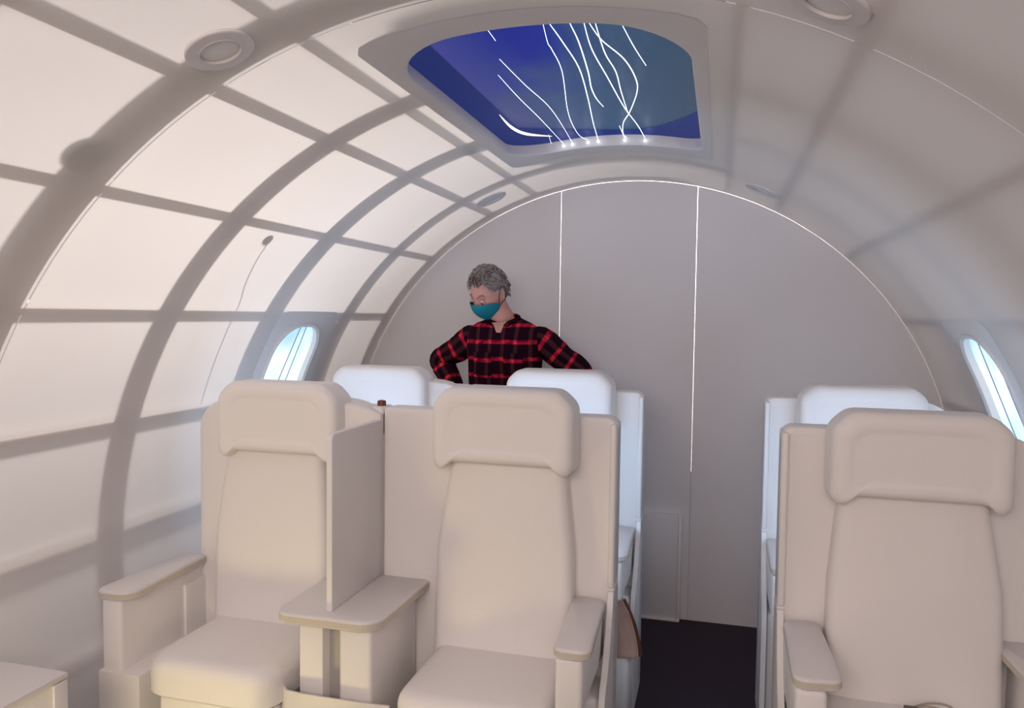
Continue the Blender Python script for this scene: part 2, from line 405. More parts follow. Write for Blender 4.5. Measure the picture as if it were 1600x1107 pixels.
for th in (18.3, 27.4, 42.0, 56.9, 72.0, 86.6, 101.0):
    for s in (-1, 1):
        w2 = 0.5 if th < 20 else 0.70
        def b(name, th=th, s=s, w2=w2):
            V = []; F = []
            segs = [(YN, WY0-.03), (WY1+.03, YE-.005)] if 58 < th < 77 else [(YN, YE-.005)]
            for (ya, yb) in segs:
                o_ = len(V)
                for y in (ya, yb):
                    for (dt, r) in ((-w2, RC+.014), (w2, RC+.014), (w2, RC+.030), (-w2, RC+.030)): V.append(cyl(s*(th+dt), y, r))
                F += [tuple(o_+i for i in q) for q in ((0, 1, 2, 3), (7, 6, 5, 4), (0, 1, 5, 4), (1, 2, 6, 5), (2, 3, 7, 6), (3, 0, 4, 7))]
            raw(name, V, F, M_rib, kind='structure', smooth=False)
        trim(b)
# small boxes and a cable clipped to the outside, seen as shadows
for (th, y, r_) in ((-38.6, 1.435, .052), (-44.3, 2.318, .022), (-17.8, 2.73, .03)):
    V = []; F = []; n = 20; c = cyl(th, y, RC+.006); nn = (cyl(th, y, 2)-cyl(th, y, 1)).normalized(); tt = Vector((0, 1, 0)).cross(nn)
    for h in (0, .04):
        for j in range(n):
            an = 2*PI*j/n; V.append(c+nn*h+(tt*math.cos(an)+Vector((0, 1, 0))*math.sin(an))*r_)
    F = [tuple(range(n)), tuple(range(2*n-1, n-1, -1))]+[(j, (j+1) % n, n+(j+1) % n, n+j) for j in range(n)]
    trim(lambda name, V=V, F=F: raw(name, V, F, M_house, kind='structure'))
trim(lambda name: tube(name, [cyl(t, y, RC+.03) for t, y in ((-44.3, 2.33), (-48, 2.35), (-52, 2.385), (-55, 2.42), (-62, 2.44), (-70, 2.45))], .003, M_rib, smooth_pts=4, kind='structure'))

# ------------------------------------------------------------------ windows
def rrect(cu, cv, w, h, r, n=8): return round_poly([(cu-w/2, cv-h/2), (cu+w/2, cv-h/2), (cu+w/2, cv+h/2), (cu-w/2, cv+h/2)], r, n)
def cyl_ring(name, outer, inner, r_out, r_in, material, parent, mp):
    """strip between two outlines of equal vertex count"""
    k = len(outer); V = [mp(u, v, r_out) for u, v in outer]+[mp(u, v, r_in) for u, v in inner]
    F = [(i, (i+1) % k, k+(i+1) % k, k+i) for i in range(k)]
    return raw(name, V, F, material, parent)
def sub(poly, n=3):
    out = []
    for i in range(len(poly)):
        a = Vector(poly[i]); b = Vector(poly[(i+1) % len(poly)])
        m_ = n if (b-a).length > .03 else 1
        m_ = max(1, int((b-a).length/.03))
        for j in range(m_): out.append(tuple(a.lerp(b, j/m_)))
    return out
def match(poly, cx, cy, a, b, rad):
    """outline rrect of half sizes a,b, radius rad, sampled at the angles of poly points"""
    big = sub(rrect(cx, cy, 2*a, 2*b, rad, 10)); res = []
    for (x, y) in poly:
        t = Vector((x-cx, y-cy)); ang = math.atan2(t.y, t.x); best = None
        for i in range(len(big)):
            p_ = Vector(big[i])-Vector((cx, cy)); q = Vector(big[(i+1) % len(big)])-Vector((cx, cy))
            d = Vector((math.cos(ang), math.sin(ang))); e = q-p_
            den = d.x*e.y-d.y*e.x
            if abs(den) < 1e-12: continue
            s = (p_.x*e.y-p_.y*e.x)/den; u = (p_.x*d.y-p_.y*d.x)/den
            if s > 0 and -1e-6 <= u <= 1+1e-6: best = d*s; break
        res.append((cx+best.x, cy+best.y) if best else (x, y))
    return res
def window(s, name):
    W = struct_empty(name, tuple(cyl(s*67.2, 2.98)))
    off = -Vector(W.location)
    smid = R_(67.2)*RC
    def mp(u, v, r): # u along arc (metres from top), v = Y
        return cyl(s*math.degrees(u/RC), v, r)+off
    op = sub(rrect(smid, 2.98, .415, .325, .135, 8))
    outp = match(op, smid, 2.98, .285, .245, .05)
    lip = match(op, smid, 2.98, .2075+.018, .1625+.018, .15)
    deep = match(op, smid, 2.98, .2075+.004, .1625+.004, .135)
    k = len(op)
    # surround plate lies on the skin; lip; reveal going outwards
    rings = [(outp, RC-.0005), (lip, RC-.0030), (lip, RC-.009), (match(op, smid, 2.98, .2075+.010, .1625+.010, .143), RC-.011), (op, RC-.004), (deep, RC+.020)]
    V = []; F = []
    for pl, r in rings: V += [mp(u, v, r) for u, v in pl]
    for j in range(len(rings)-1):
        for i in range(k): F.append((j*k+i, j*k+(i+1) % k, (j+1)*k+(i+1) % k, (j+1)*k+i))
    raw('window_frame', V[:], F, M_opaq, W)
    # housing behind the skin
    V = []; F = []
    for r in (RC+.001, RC+.105): V += [mp(u, v, r) for u, v in outp]
    F = [(i, (i+1) % k, k+(i+1) % k, k+i) for i in range(k)]+[tuple(range(k, 2*k))]
    raw('window_housing', V, F, M_house, W)
    # backlit sky picture and pane, flat boards across the reveal
    nrm = (cyl(s*67.2, 0, 2)-cyl(s*67.2, 0, 1)).normalized(); tt = Vector((0, 1, 0)).cross(nrm)*(-s)
    if tt.z < 0: tt = -tt
    c = cyl(s*67.2, 2.98, RC+.022)+off
    def fl(u, v, d=0): return c+Vector((0, 1, 0))*u+tt*v+nrm*d
    n = 12; V = [fl(-.19+.38*i/n, -.24+.48*j/n) for j in range(n+1) for i in range(n+1)]
    UV = [(i/n, j/n) for j in range(n+1) for i in range(n+1)]
    F = [(j*(n+1)+i, j*(n+1)+i+1, (j+1)*(n+1)+i+1, (j+1)*(n+1)+i) for j in range(n) for i in range(n)]
    raw('sky_picture', V, F, M_sky, W, uv=UV)
    pl = round_poly([(-.166, -.212), (.166, -.212), (.166, .212), (-.166, .212)], .13, 8)
    V = [fl(u, v, -.012) for u, v in pl]; raw('pane', V, [tuple(range(len(V)))], M_glass, W)
    V = [fl(u, v, -.002) for u, v in ((-.19, .06), (-.13, .055), (-.07, .24), (-.19, .24))] if s < 0 else [fl(u, v, -.002) for u, v in ((-.19, -.24), (-.10, -.24), (-.17, .05), (-.19, .10))]
    pp = raw('blue_patch', V, [tuple(range(4))], M_blue2, W); pp['label'] = 'deep blue patch of the sky picture'
    lines = [[(.03, .24), (-.01, -.24)], [(.075, .24), (.06, -.24)]] if s < 0 else [[(-.07, .24), (-.045, -.24)], [(.06, .24), (.09, -.24)]]
    for ln in lines: tube('picture_line', [fl(u, v, -.003) for u, v in ln], .0018, M_line, W, n=6)
    return W
window(-1, 'window_1'); window(1, 'window_2')

# ------------------------------------------------------------------ skylight
SK = thing('skylight', 'blue backlit ceiling skylight with rounded corners and white glowing strands', 'skylight', (0, 2.41, 2.171))
off = -Vector(SK.location)
HA, HB, CY = .366, .655, 2.410
op = sub(round_poly([(-HA, CY-HB+.01), (HA, CY-HB+.01), (HA+.002, CY+HB-.04), (-HA-.002, CY+HB)], [.185, .20, .10, .17], 10)); k = len(op)
cut = []
for q in op:
    if not cut or (Vector(q)-Vector(cut[-1])).length > 1e-4: cut.append(q)
op = cut; k = len(op)
def sm(u, v, r): return cyl(math.degrees(u/RC), v, r)+off
outp = match(op, 0, CY, .41, .75, .05)
PR = RC+.042
def scl(pl, d): return [(x*(1+d/HA), CY+(y-CY)*(1+d/HB)) for x, y in pl]
V = []; F = []
for pl, r in ((outp, RC-.0006), (scl(op, .012), RC-.0008), (scl(op, .004), RC+.0008), (op, RC+.006), (op, PR)): V += [sm(u, v, r) for u, v in pl]
for j in range(4):
    for i in range(k): F.append((j*k+i, j*k+(i+1) % k, (j+1)*k+(i+1) % k, (j+1)*k+i))
raw('skylight_frame', V, F, M_opaq, SK)
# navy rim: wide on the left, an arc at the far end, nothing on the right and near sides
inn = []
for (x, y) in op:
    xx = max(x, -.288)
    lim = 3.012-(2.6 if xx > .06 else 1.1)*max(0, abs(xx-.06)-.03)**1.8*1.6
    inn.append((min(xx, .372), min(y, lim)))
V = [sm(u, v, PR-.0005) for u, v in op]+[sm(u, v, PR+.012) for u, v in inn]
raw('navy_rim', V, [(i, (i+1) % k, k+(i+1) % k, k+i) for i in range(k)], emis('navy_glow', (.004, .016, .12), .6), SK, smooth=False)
V = []; F = []; nu, nv = 16, 8
for j in range(nv+1):
    for i in range(nu+1): V.append(sm(-.39+.78*i/nu, CY-.68+1.36*j/nv, PR+.014))
for j in range(nv):
    for i in range(nu): F.append((j*(nu+1)+i, j*(nu+1)+i+1, (j+1)*(nu+1)+i+1, (j+1)*(nu+1)+i))
raw('night_sky_sheet', V, F, M_night, SK)
bm = bmesh.new(); bbox(bm, -.44, .44, CY-.77-2.41, CY+.77-2.41, .07, .16, 0)
for f in list(bm.faces):
    if f.normal.z < -.5: bm.faces.remove(f)
o = mesh_bm('skylight_housing', bm, M_house, SK, smooth=False)
V = []; F = []
for r_ in ('a', 'b'):
    for u, v in outp: V.append((sm(u, v, RC+.001) if r_ == 'a' else sm(u, v, RC+.12)))
raw('skylight_skirt', V, [(i, (i+1) % k, k+(i+1) % k, k+i) for i in range(k)], M_house, SK)
FIL = [([(-0.145, 2.023), (-0.135, 2.263), (-0.117, 2.563), (-0.137, 3.05)], .0016),
 ([(-0.183, 2.142), (-0.183, 2.371), (-0.176, 2.656), (-0.173, 3.045)], .0016),
 ([(0.021, 1.821), (0.004, 1.954), (0.004, 2.002), (-0.006, 2.188), (-0.062, 2.548), (-0.085, 2.753), (-0.092, 2.949), (-0.074, 3.045)], .0017),
 ([(0.036, 1.824), (0.043, 1.961), (0.047, 2.169), (0.023, 2.456), (-0.011, 2.779), (-0.033, 3.045)], .0024),
 ([(0.085, 1.826), (0.083, 1.966), (0.067, 2.2), (0.051, 2.355), (0.048, 2.474), (0.056, 2.574)], .0026),
 ([(0.119, 1.828), (0.108, 2.015), (0.115, 2.261), (0.124, 2.574), (0.144, 2.831), (0.151, 3.03)], .0024),
 ([(0.131, 1.824), (0.144, 1.943), (0.183, 2.086), (0.196, 2.252), (0.185, 2.396), (0.136, 2.637), (0.096, 2.79), (0.075, 2.96), (0.081, 3.03)], .0025),
 ([(0.146, 1.828), (0.138, 2.039), (0.146, 2.2), (0.137, 2.389), (0.128, 2.655)], .0023),
 ([(0.209, 1.842), (0.22, 1.98), (0.237, 2.128)], .0018),
 ([(0.076, 2.837), (0.072, 3.04)], .0018),
 ([(-0.116, 1.811), (-0.118, 1.894)], .0014),
 ([(-0.196, 2.873), (-0.215, 3.01)], .0012)]
def onsheet(x, y, r=None): r = r or RC+.026; return Vector((x, y, ZC+math.sqrt(r*r-x*x)))+off
for pts, r_ in FIL:
    n_ = len(pts)
    rr = [r_*.62*(0.45+.55*min(1, 4*min(i+.35, n_-.65-i)/n_)) for i in range(n_)]
    tube('glowing_strand', [onsheet(x, min(y, 3.032-.0543*x)) for x, y in pts], rr, M_fil, SK, n=6, smooth_pts=8)
tube('painted_glint', [onsheet(x, y, RC+.025) for x, y in [(-0.282, 2.50), (-0.286, 2.674), (-0.262, 2.799), (-0.189, 2.899)]], [.0008, .0050, .0048, .0008], emis('glint_glow', (1, .93, .78), 1.0), SK, n=8, smooth_pts=6)  # painted glint: a glowing tube in place of a reflection on the dome
for x in (-0.173, -0.137, -0.074, -0.033, 0.072, 0.151):
    V, F = [], []; n = 10
    for j, (yy, rr) in enumerate(((0, .0055), (.004, .005), (.008, .0028), (.009, .001))):
        for i in range(n):
            an = 2*PI*i/n; V.append(onsheet(x, 3.038-.0543*x-yy, RC+.018)+Vector((rr*math.cos(an), 0, rr*math.sin(an))))
    for j in range(3):
        for i in range(n): F.append((j*n+i, j*n+(i+1) % n, (j+1)*n+(i+1) % n, (j+1)*n+i))
    F.append(tuple(range(n))); F.append(tuple(range(3*n, 4*n)))
    raw('led_point', V, F, M_led, SK)
    l = bpy.data.lights.new('led_glow', 'POINT'); l.energy = .006; l.shadow_soft_size = .006; l.color = (.85, .9, 1)
    lo = bpy.data.objects.new('led_glow', l); COL.objects.link(lo); lo.parent = SK; lo.location = onsheet(x, 3.012-.0543*x, RC+.012)

# ------------------------------------------------------------------ recessed round ceiling lamps
def lathe_on(name, c, nn, prof, material, parent, n=40, close=True):
    tt = Vector((0, 1, 0)).cross(nn).normalized(); bb = nn.cross(tt); V = []; F = []
    for (r, h) in prof:
        for j in range(n):
            an = 2*PI*j/n; V.append(c-nn*h+(tt*math.cos(an)+bb*math.sin(an))*r)
    for i in range(len(prof)-1):
        for j in range(n): F.append((i*n+j, i*n+(j+1) % n, (i+1)*n+(j+1) % n, (i+1)*n+j))
    if close: F.append(tuple(range((len(prof)-1)*n, len(prof)*n)))
    return raw(name, V, F, material, parent)
def lamp(th, y, label, r0=.073):
    P = cyl(th, y, RC); nn = (cyl(th, y, 2)-cyl(th, y, 1)).normalized()
    T = thing('ceiling_spotlight', label, 'lamp', tuple(P), 'round spotlights in the cabin ceiling'); z = Vector((0, 0, 0))
    lathe_on('lamp_ring', z, nn, [(r0*.55, -.006), (r0, .0), (r0, .006), (r0*.97, .008), (r0*.62, .0085), (r0*.60, .007), (r0*.59, .002)], M_arm, T, close=False)
    lathe_on('lamp_disc', z, nn, [(r0*.59, .0025), (r0*.30, .0040), (r0*.05, .0045)], M_paint, T)
    lathe_on('lamp_rim', z, nn, [(r0*.62, .0082), (r0*.605, .0095), (r0*.585, .0085), (r0*.58, .004)], M_arm, T, close=False)
lamp(-23.0, 1.425, 'round spotlight beside the left front corner of the blue skylight')
lamp(24.2, 1.425, 'round spotlight cut off by the top edge of the photo')
lamp(-23.7, 3.47, 'round spotlight in a bright patch left of the far arch', .075)
lamp(24.0, 3.43, 'round spotlight over the right shoulder of the far arch', .078)

# ------------------------------------------------------------------ seats
def make_seat(name, label, Y0, x0, x1, c, armx, side, outer, deep_edge, group, bl=0, br=0):
    """Y0 shell front plane; shell from x0 to x1; c = seat centre; armx = (a0,a1) armrest; side=+1 arm on +x side; outer: shell shoulder rounded big on that side"""
    T = thing(name, label, 'seat', (c, Y0, 0), group)
    def X(x): return x-c
    # shell board behind the seat
    rl = .03; 
    if outer < 0: rads = [.02, .02, .012, .09]
    else: rads = [.02, .02, .03, .012]
    zt = 1.205
    if side > 0 and outer < 0 or side < 0 and outer > 0: pass
    pts = [(X(x0), .02), (X(x1), .02), (X(x1), zt), (X(x0), zt)]
    if outer == 1: rads = [.02, .02, .10, .035]
    elif outer == -1: rads = [.02, .02, .012, .10]
    else: rads = [.02, .02, .035, .012]
    poly = round_poly(pts, rads, 8)
    pr = [(.006, -.09), (0, -.084), (0, -.006), (.002, -.002), (.006, 0), (.02, 0)]
    pad('shell', poly, pr, lambda u, v, d: Vector((u, -d, v)), M_white, T)
    # screen-side hood behind the headrest
    # backrest cushion: rounded at top, leaning
    hw_b, hw_t = .202, .150
    if abs(x1-x0) and False: pass
    bp = round_poly([(-hw_b-bl, .43), (hw_b+br, .43), (hw_b-.006+br, .80), (hw_t+.012+br*.3, 1.115), (-hw_t-.012-bl*.3, 1.115), (-hw_b+.006-bl, .80)], [.02, .02, .5, .065, .065, .5], 9)
    def bmap(u, v, d):
        t = (v-.43)/.68; lean = -.015+.045*t
        return Vector((u, -d*(1-.25*t)+lean*0-.0-(.05-.05*t)*0, v))
    bprof = [(.004, .0), (0, .01), (0, .062)]+[(.034*(1-math.cos(PI/2*j/7)), .062+.034*math.sin(PI/2*j/7)) for j in range(1, 8)]+[(.06, .1000), (.10, .1035), (.14, .1055)]
    pad('backrest', bp, bprof, bmap, M_white, T)
    # headrest: thick block with a shallow framed recess, lower corners reach down beside the backrest
    hz0, hz1 = 1.058, 1.290
    hp = round_poly([(-.158, hz0+.012), (.158, hz0+.012), (.19, hz0-.022), (.212, hz0+.01), (.212, hz1-.045), (.165, hz1), (-.165, hz1), (-.212, hz1-.045), (-.212, hz0+.01), (-.19, hz0-.022)],
                    [.04, .04, .018, .03, .05, .06, .06, .05, .03, .018], 6)
    def hmap(u, v, d): return Vector((u*(1-.03*max(0, d-.06)/.08), -.012-d, v+.05*(u/.2)**2*0))
    hpr = [(.012, 0), (0, .012), (0, .095)]+[(.026*(1-math.cos(PI/2*j/6)), .095+.026*math.sin(PI/2*j/6)) for j in range(1, 7)]+[(.036, .1212), (.044, .1205), (.050, .1182), (.056, .1176), (.076, .1178)]
    pad('headrest', hp, hpr, hmap, M_white, T)
    # seat cushion
    zc_, yf = (.52, -.415) 
    cp = round_poly([(-.215, -.425), (.205, -.425), (.205, -.055), (-.215, -.055)], [.075, .075, .02, .02], 8)
    cpr = [(.008, .402), (0, .410), (0, .468)]+[(.045*(1-math.cos(PI/2*j/7)), .468+.045*math.sin(PI/2*j/7)) for j in range(1, 8)]+[(.08, .5165), (.12, .519)]
    pad('seat_cushion', cp, cpr, lambda u, v, d: Vector((u, v, d)), M_white, T)
    # plinth below the cushion with a thin shadow line
    a0, a1 = X(armx[0]), X(armx[1])
    box('base', -.19 if side > 0 else -.165, .165 if side > 0 else .19, -.405, -.02, .0, .398, M_white, T, bev=.012, seg=3)
    # arm: upright post wall, cap board, curved outer side panel
    inn_ = a0+.012 if side < 0 else a0+.02; out_ = a1-.02 if side < 0 else a1-.012
    if side < 0:
        p0, p1 = a0+.005, a0+.075
    else: p0, p1 = a1-.085, a1-.015
    box('arm_post', p0, p1, -.375, -.005, .50 if deep_edge else .0, .646, M_white, T, bev=.012, seg=3)
    if deep_edge: box('side_pod', X(x1)-.13 if side > 0 else X(x0)+.019, X(x1)-.019 if side > 0 else X(x0)+.13, -.155, -.005, .0, .44, M_paint, T, bev=.02, seg=4)
    else: box('side_base', X(armx[0])+.0, X(armx[1])+.035, -.385, -.01, .0, .432, M_white, T, bev=.006)
    y_t = -.385; yb = .0
    if outer == 0 or outer == 1:   # aisle seats: tapered cap
        sgn = side
        ap = [(a0, y_t), (a1, y_t), (a1-.014 if side > 0 else a1-.0, yb), (a0-.012 if side > 0 else a0+.012, yb)]
        if side > 0: ap = [(a0+.010, y_t), (a1+.005, y_t), (a1-.010, yb-.02), (a0-.006, yb+.0)]
        else: ap = [(a0, y_t), (a1, y_t+.02), (a1-.012, yb), (a0+.004, yb-.02)]
        rd = [.03, .03, .03, .03]
    else:
        ap = [(a0-.012, y_t), (a1+.005, y_t), (a1-.02, yb), (a0+.01, yb)]; rd = [.03, .05, .01, .01]
    apoly = round_poly(ap, rd, 6)
    board('armrest', apoly, .646, .6745, T)
    if deep_edge:
        e = X(x1) if side > 0 else X(x0)
        e0, e1_ = (e-.018, e) if side > 0 else (e, e+.018)
        prof = [(.09, 0), (.09, .695), (-.012, .695), (-.022, .655), (-.045, .59), (-.075, .53), (-.11, .485), (-.145, .455), (-.162, .42), (-.168, .36), (-.168, .0)]
        prof = prof[::-1]
        pad('side_panel', prof, [(.002, e0), (0, e0+.002), (0, e1_-.002), (.002, e1_)], lambda u, v, d: Vector((d, u, v)), M_paint, T, offset=True)
        # upper wing edge strip in front of the shell edge
        box('shell_edge', e0, e1_, -.022, .085, .708, 1.19, M_paint, T, bev=.006, seg=3)
    else:
        e0 = X(x0) if outer < 0 else X(x1)-.02
        box('side_panel', e0, e0+.02, -.10, .085, .0, .60, M_paint, T, bev=.004)
    return T
def board(name, poly, z0, z1, T):
    pad(name, poly, [(.004, z0), (0, z0+.004), (0, z1-.0065), (.002, z1-.0025), (.006, z1)], lambda u, v, d: Vector((u, v, d)), M_arm, T)
    o = pad('edge_band', poly, [(.0010, z0+.005), (-.0008, z0+.006), (-.0008, z1-.009), (.0010, z1-.008)], lambda u, v, d: Vector((u, v, d)), M_edge, T); o['label'] = 'bare board edge'
def copy_tree(o, dy, label, parent=None):
    c = o.copy(); COL.objects.link(c)
    if parent: c.parent = parent
    else: c.location.y += dy; c['label'] = label
    for ch in list(o.children): copy_tree(ch, 0, None, c)
    return c
Y1, DY = 2.22, 0.805
GS = 'cabin seats in two rows'
seat_L = make_seat('cabin_seat', 'white padded seat in the front row nearest the left wall', Y1, -1.245, -.572, -.915, (-1.31, -1.20), -1, -1, False, GS, .022, -.012)
seat_M = make_seat('cabin_seat', 'white padded front-row seat between table and aisle', Y1, -.568, .168, -.143, (.055, .155), 1, 0, True, GS, .024, 0)
seat_R = make_seat('cabin_seat', 'white padded front-row seat right of the aisle', Y1, .620, 1.262, .930, (.632, .742), -1, 1, True, GS, -.01, .030)
# the right seat has a second, outer arm
def outer_arm(T):
    c = .930
    box('arm_post', 1.185-c, 1.255-c, -.375, -.005, .0, .646, M_white, T, bev=.012, seg=3)
    board('armrest', round_poly([(1.165-c, -.385), (1.275-c, -.385), (1.27-c, 0), (1.15-c, 0)], [.05, .03, .01, .01], 6), .646, .6745, T)
outer_arm(seat_R)
for T_, dx, dz in ((seat_L, .035, -.008), (seat_M, -.008, 0), (seat_R, .012, -.022)):
    for ch in T_.children:
        if ch.name.startswith('headrest'): ch.location = (dx, 0, dz)
back_L = copy_tree(seat_L, DY, 'white seat in the back row nearest the left wall, lit cool blue')
for ch in back_L.children:
    if ch.name.startswith('headrest'): ch.location.x -= .03
copy_tree(seat_M, DY, 'white back-row seat left of the aisle, in front of the man')
copy_tree(seat_R, DY, 'white seat in the back row right of the aisle, lit cool blue')

# ------------------------------------------------------------------ consoles between paired seats
def console(Y0, label):
    T = thing('seat_console', label, 'console', (-.57, Y0, 0), 'table consoles between paired seats')
    tp = round_poly([(-.160, -.372), (.150, -.372), (.160, -.002), (-.160, -.002)], [.045, .06, .004, .004], 7)
    board('table_top', tp, .640, .671, T)
    dp = round_poly([(-.330, .6715), (-.001, .6715), (-.001, 1.168), (-.330, 1.168)], [.002, .002, .01, .02], 4)
    pad('divider', dp, [(.002, -.019), (0, -.017), (0, -.003), (.002, -.001)], lambda u, v, d: Vector((d, u, v)), M_paint, T)
    # rolled padding that sweeps from the left headrest down onto the divider
    box('left_upright', -.105, -.032, -.325, -.005, .0, .639, M_white, T, bev=.004)
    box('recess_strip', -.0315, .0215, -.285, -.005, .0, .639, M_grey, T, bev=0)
    box('right_upright', .022, .120, -.335, -.005, .0, .639, M_white, T, bev=.012, seg=3)
    # open literature pocket: thin curved wall
    V = []; F = []
    pl = [(-.150, -.02), (-.158, -.30), (-.150, -.345), (-.12, -.372), (-.07, -.378), (.10, -.378), (.19, -.372)]
    Q = []
    for i in range(len(pl)-1):
        for j in range(4): Q.append(Vector(pl[i]).lerp(Vector(pl[i+1]), j/4))
    Q.append(Vector(pl[-1])); k_ = len(Q)
    for i, q in enumerate(Q):
        d = (Q[min(i+1, k_-1)]-Q[max(i-1, 0)]).normalized(); nn = Vector((-d.y, d.x))*.006
        for (a, z) in ((q, .02), (q, .452), (q+nn, .452), (q+nn, .02)): V.append((a.x, a.y, z))
    for i in range(k_-1):
        for j in range(4): F.append((i*4+j, i*4+(j+1) % 4, i*4+4+(j+1) % 4, i*4+4+j))
    F += [(0, 1, 2, 3), (k_*4-1, k_*4-2, k_*4-3, k_*4-4)]
    raw('pocket_wall', V, F, M_arm, T)
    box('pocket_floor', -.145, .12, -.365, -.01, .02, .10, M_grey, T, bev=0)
    return T
con = console(Y1, 'white console with grey table top and divider between the two left front seats')
copy_tree(con, DY, 'console between the two left back-row seats, mostly hidden')

# ------------------------------------------------------------------ padding sweep between the headrest and the shell (front left)
def sweep(T, c):
    # soft wing joining the left seat's headrest to the divider top
    hp = [(.2, 1.04), (.355, 1.12), (.355, 1.185), (.33, 1.199), (.29, 1.216), (.25, 1.222), (.2, 1.226)]
    hp = [(a, b) for a, b in hp]
    pad('shell_wing', hp, [(.0, -.06), (0, .075), (.004, .082), (.01, .085)], lambda u, v, d: Vector((u-.012, -d*(1-.8*max(0, u-.22)/.14), v)), M_white, T)
for T in [o for o in bpy.data.objects if o.type == 'EMPTY' and o.name.startswith('cabin_seat') and abs(o.location.x+.915) < .01]: sweep(T, 0)

# ------------------------------------------------------------------ white box at lower left
BX = thing('low_cabinet', 'low white box at the bottom left beside the curved wall', 'cabinet', (-1.2, 1.25, 0))
V = []; pl = [(-.10, .001), (.136, .001), (.136, .606), (-.275, .606), (-.262, .45), (-.215, .25), (-.12, .03)]
pad('carcass', pl, [(.003, -.25), (0, -.247), (0, .222), (.003, .225)], lambda u, v, d: Vector((u, d, v)), M_white, BX, offset=True)
box('lid', -.272, .142, -.255, .230, .608, .622, M_arm, BX, bev=.002)
box('corner_strip', .1365, .144, .188, .226, .0, .606, M_arm, BX, bev=.001)

# ------------------------------------------------------------------ tan bag on the back row plinth by the aisle
PL = thing('foot_plinth', 'white low box at the foot of the back-row seat, under the tan bag', 'box', (.09, 2.795, 0))
pad('plinth_body', round_poly([(-.10, -.035), (.066, -.035), (.076, .050), (-.10, .050)], [.01, .022, .005, .005], 5), [(.012, 0.001), (0, .02), (0, .245), (.003, .251), (.008, .253)], lambda u, v, d: Vector((u, v, d)), M_paint, PL)
BG = thing('paper_bag', 'creased tan bag leaning on the white box by the aisle', 'bag', (.13, 2.79, .254))
pts = [(-.13, 0.001), (.052, 0.001), (.062, .02), (.055, .065), (.040, .12), (.020, .175), (-.004, .220), (-.03, .236), (-.13, .238)]
def bagmap(u, v, d):
    cr = .005*math.sin(28*u+19*v)+.004*noise.noise(Vector((u*30, v*30, d*10)))
    return Vector((u+cr*.3, -d*(1-.55*v/.25)+cr, v))
pad('bag_body', sub(pts), [(.0, -.02), (0, .0), (.0, .03), (.003, .036), (.012, .038), (.03, .036)], bagmap, M_bag, BG, offset=True)
V = []; F = []
for i, (u, v) in enumerate([(.062, .010), (.056, .06), (.041, .12), (.021, .172), (.0, .212)]):
    for (du, dd) in ((0, .032), (.014*(1-i*.12), .012), (.004, -.018)): V.append(Vector((u+du, -dd*(1-.55*v/.25), v)))
for i in range(4):
    for j in range(2): F.append((i*3+j, i*3+j+1, i*3+3+j+1, i*3+3+j))
gs = raw('gusset', V, F, M_baged, BG); gs['label'] = 'dark brown folded gusset'
tube('bag_seam', [Vector((.062, -.035, .006)), Vector((.056, -.032, .06)), Vector((.040, -.028, .12)), Vector((.020, -.022, .175))], .0024, M_bag, BG, n=6, smooth_pts=4)
tube('bag_crease', [Vector((-.005, -.042, .01)), Vector((-.012, -.037, .08)), Vector((-.035, -.026, .2))], .003, M_bag, BG, n=6, smooth_pts=4)

# ------------------------------------------------------------------ coiled wire on the right front seat, cap on the shell
WR = thing('coiled_wire', 'coil of thin beige wire at the bottom edge on the right front seat', 'cable', (.945, 1.99, .519))
for kx in range(3):
    pts = []
    for i in range(25):
        a = 2*PI*i/24; pts.append(Vector((.045*math.cos(a)*(1+.12*kx)+.008*kx, .03*math.sin(a)+.01*kx, .012+.008*kx+.022*max(0, math.sin(a+.4*kx)))))
    tube('wire_loop', pts, .0028, M_wire, WR, n=6)
box('wire_clip', -.045, -.012, -.012, .012, .012, .052, M_dark, WR, bev=.003)
cp = lathe_on('bottle_cap', Vector((0, 0, 0)), Vector((0, 0, -1)), [(.014, 0), (.014, .012), (.0125, .016), (.004, .018)], M_cork, None, n=20)
cp.location = (-.595, 2.262, 1.2055); tag(cp, 'tiny dark red cap on top of the white shell between the left seats', 'cap')

# ------------------------------------------------------------------ the man
PX, PY = -.520, 3.46
MAN = thing('person', 'man in red and black plaid shirt and teal face mask looking down, hands on hips', 'person', (PX, PY, 0))
# head in its own frame: face towards -y
HC = Vector((-.066, -.055, 1.600))   # centre of the head relative to the man
HM = Matrix.Translation(HC) @ Matrix.Rotation(R_(-24), 4, 'Z') @ Matrix.Rotation(R_(6), 4, 'Y') @ Matrix.Rotation(R_(33), 4, 'X') @ Matrix.Diagonal((.90, .95, 1.0, 1))
def headf(az, el, off_=0.0, face=True):
    ca, sa, ce, se = math.cos(az), math.sin(az), math.cos(el), math.sin(el)
    x = .078*ce*sa; y = -.098*ce*ca; z = .118*se
    t = max(0, -z/.118)
    x *= 1-.34*t**1.6
    if y > 0: y *= 1-.40*t**1.2
    else: y *= 1+.02*t
    if y < 0 and z > .02: y *= 1-.10*((z-.02)/.1)**1.5 if z > .02 else 1
    if face and y < -.02:
        def g(x_, z_, sx, sz): return math.exp(-((x-x_)/sx)**2-((z-z_)/sz)**2)
        y += .012*(g(.032, .010, .018, .013)+g(-.032, .010, .018, .013))
        y -= .006*(g(.030, .032, .026, .008)+g(-.030, .032, .026, .008))
        y -= .026*math.exp(-(x/.013)**2)*max(0, min(1, (.022-z)/.055))*(1 if z > -.034 else math.exp(-((z+.034)/.008)**2))
        y -= .006*g(0, -.066, .022, .009)
        y -= .008*g(0, -.100, .025, .018)
        y -= .004*(g(.045, -.02, .02, .02)+g(-.045, -.02, .02, .02))
    v = Vector((x, y, z))
    if off_: v += Vector((ce*sa/.078, -ce*ca/.098, se/.118)).normalized()*off_
    return v
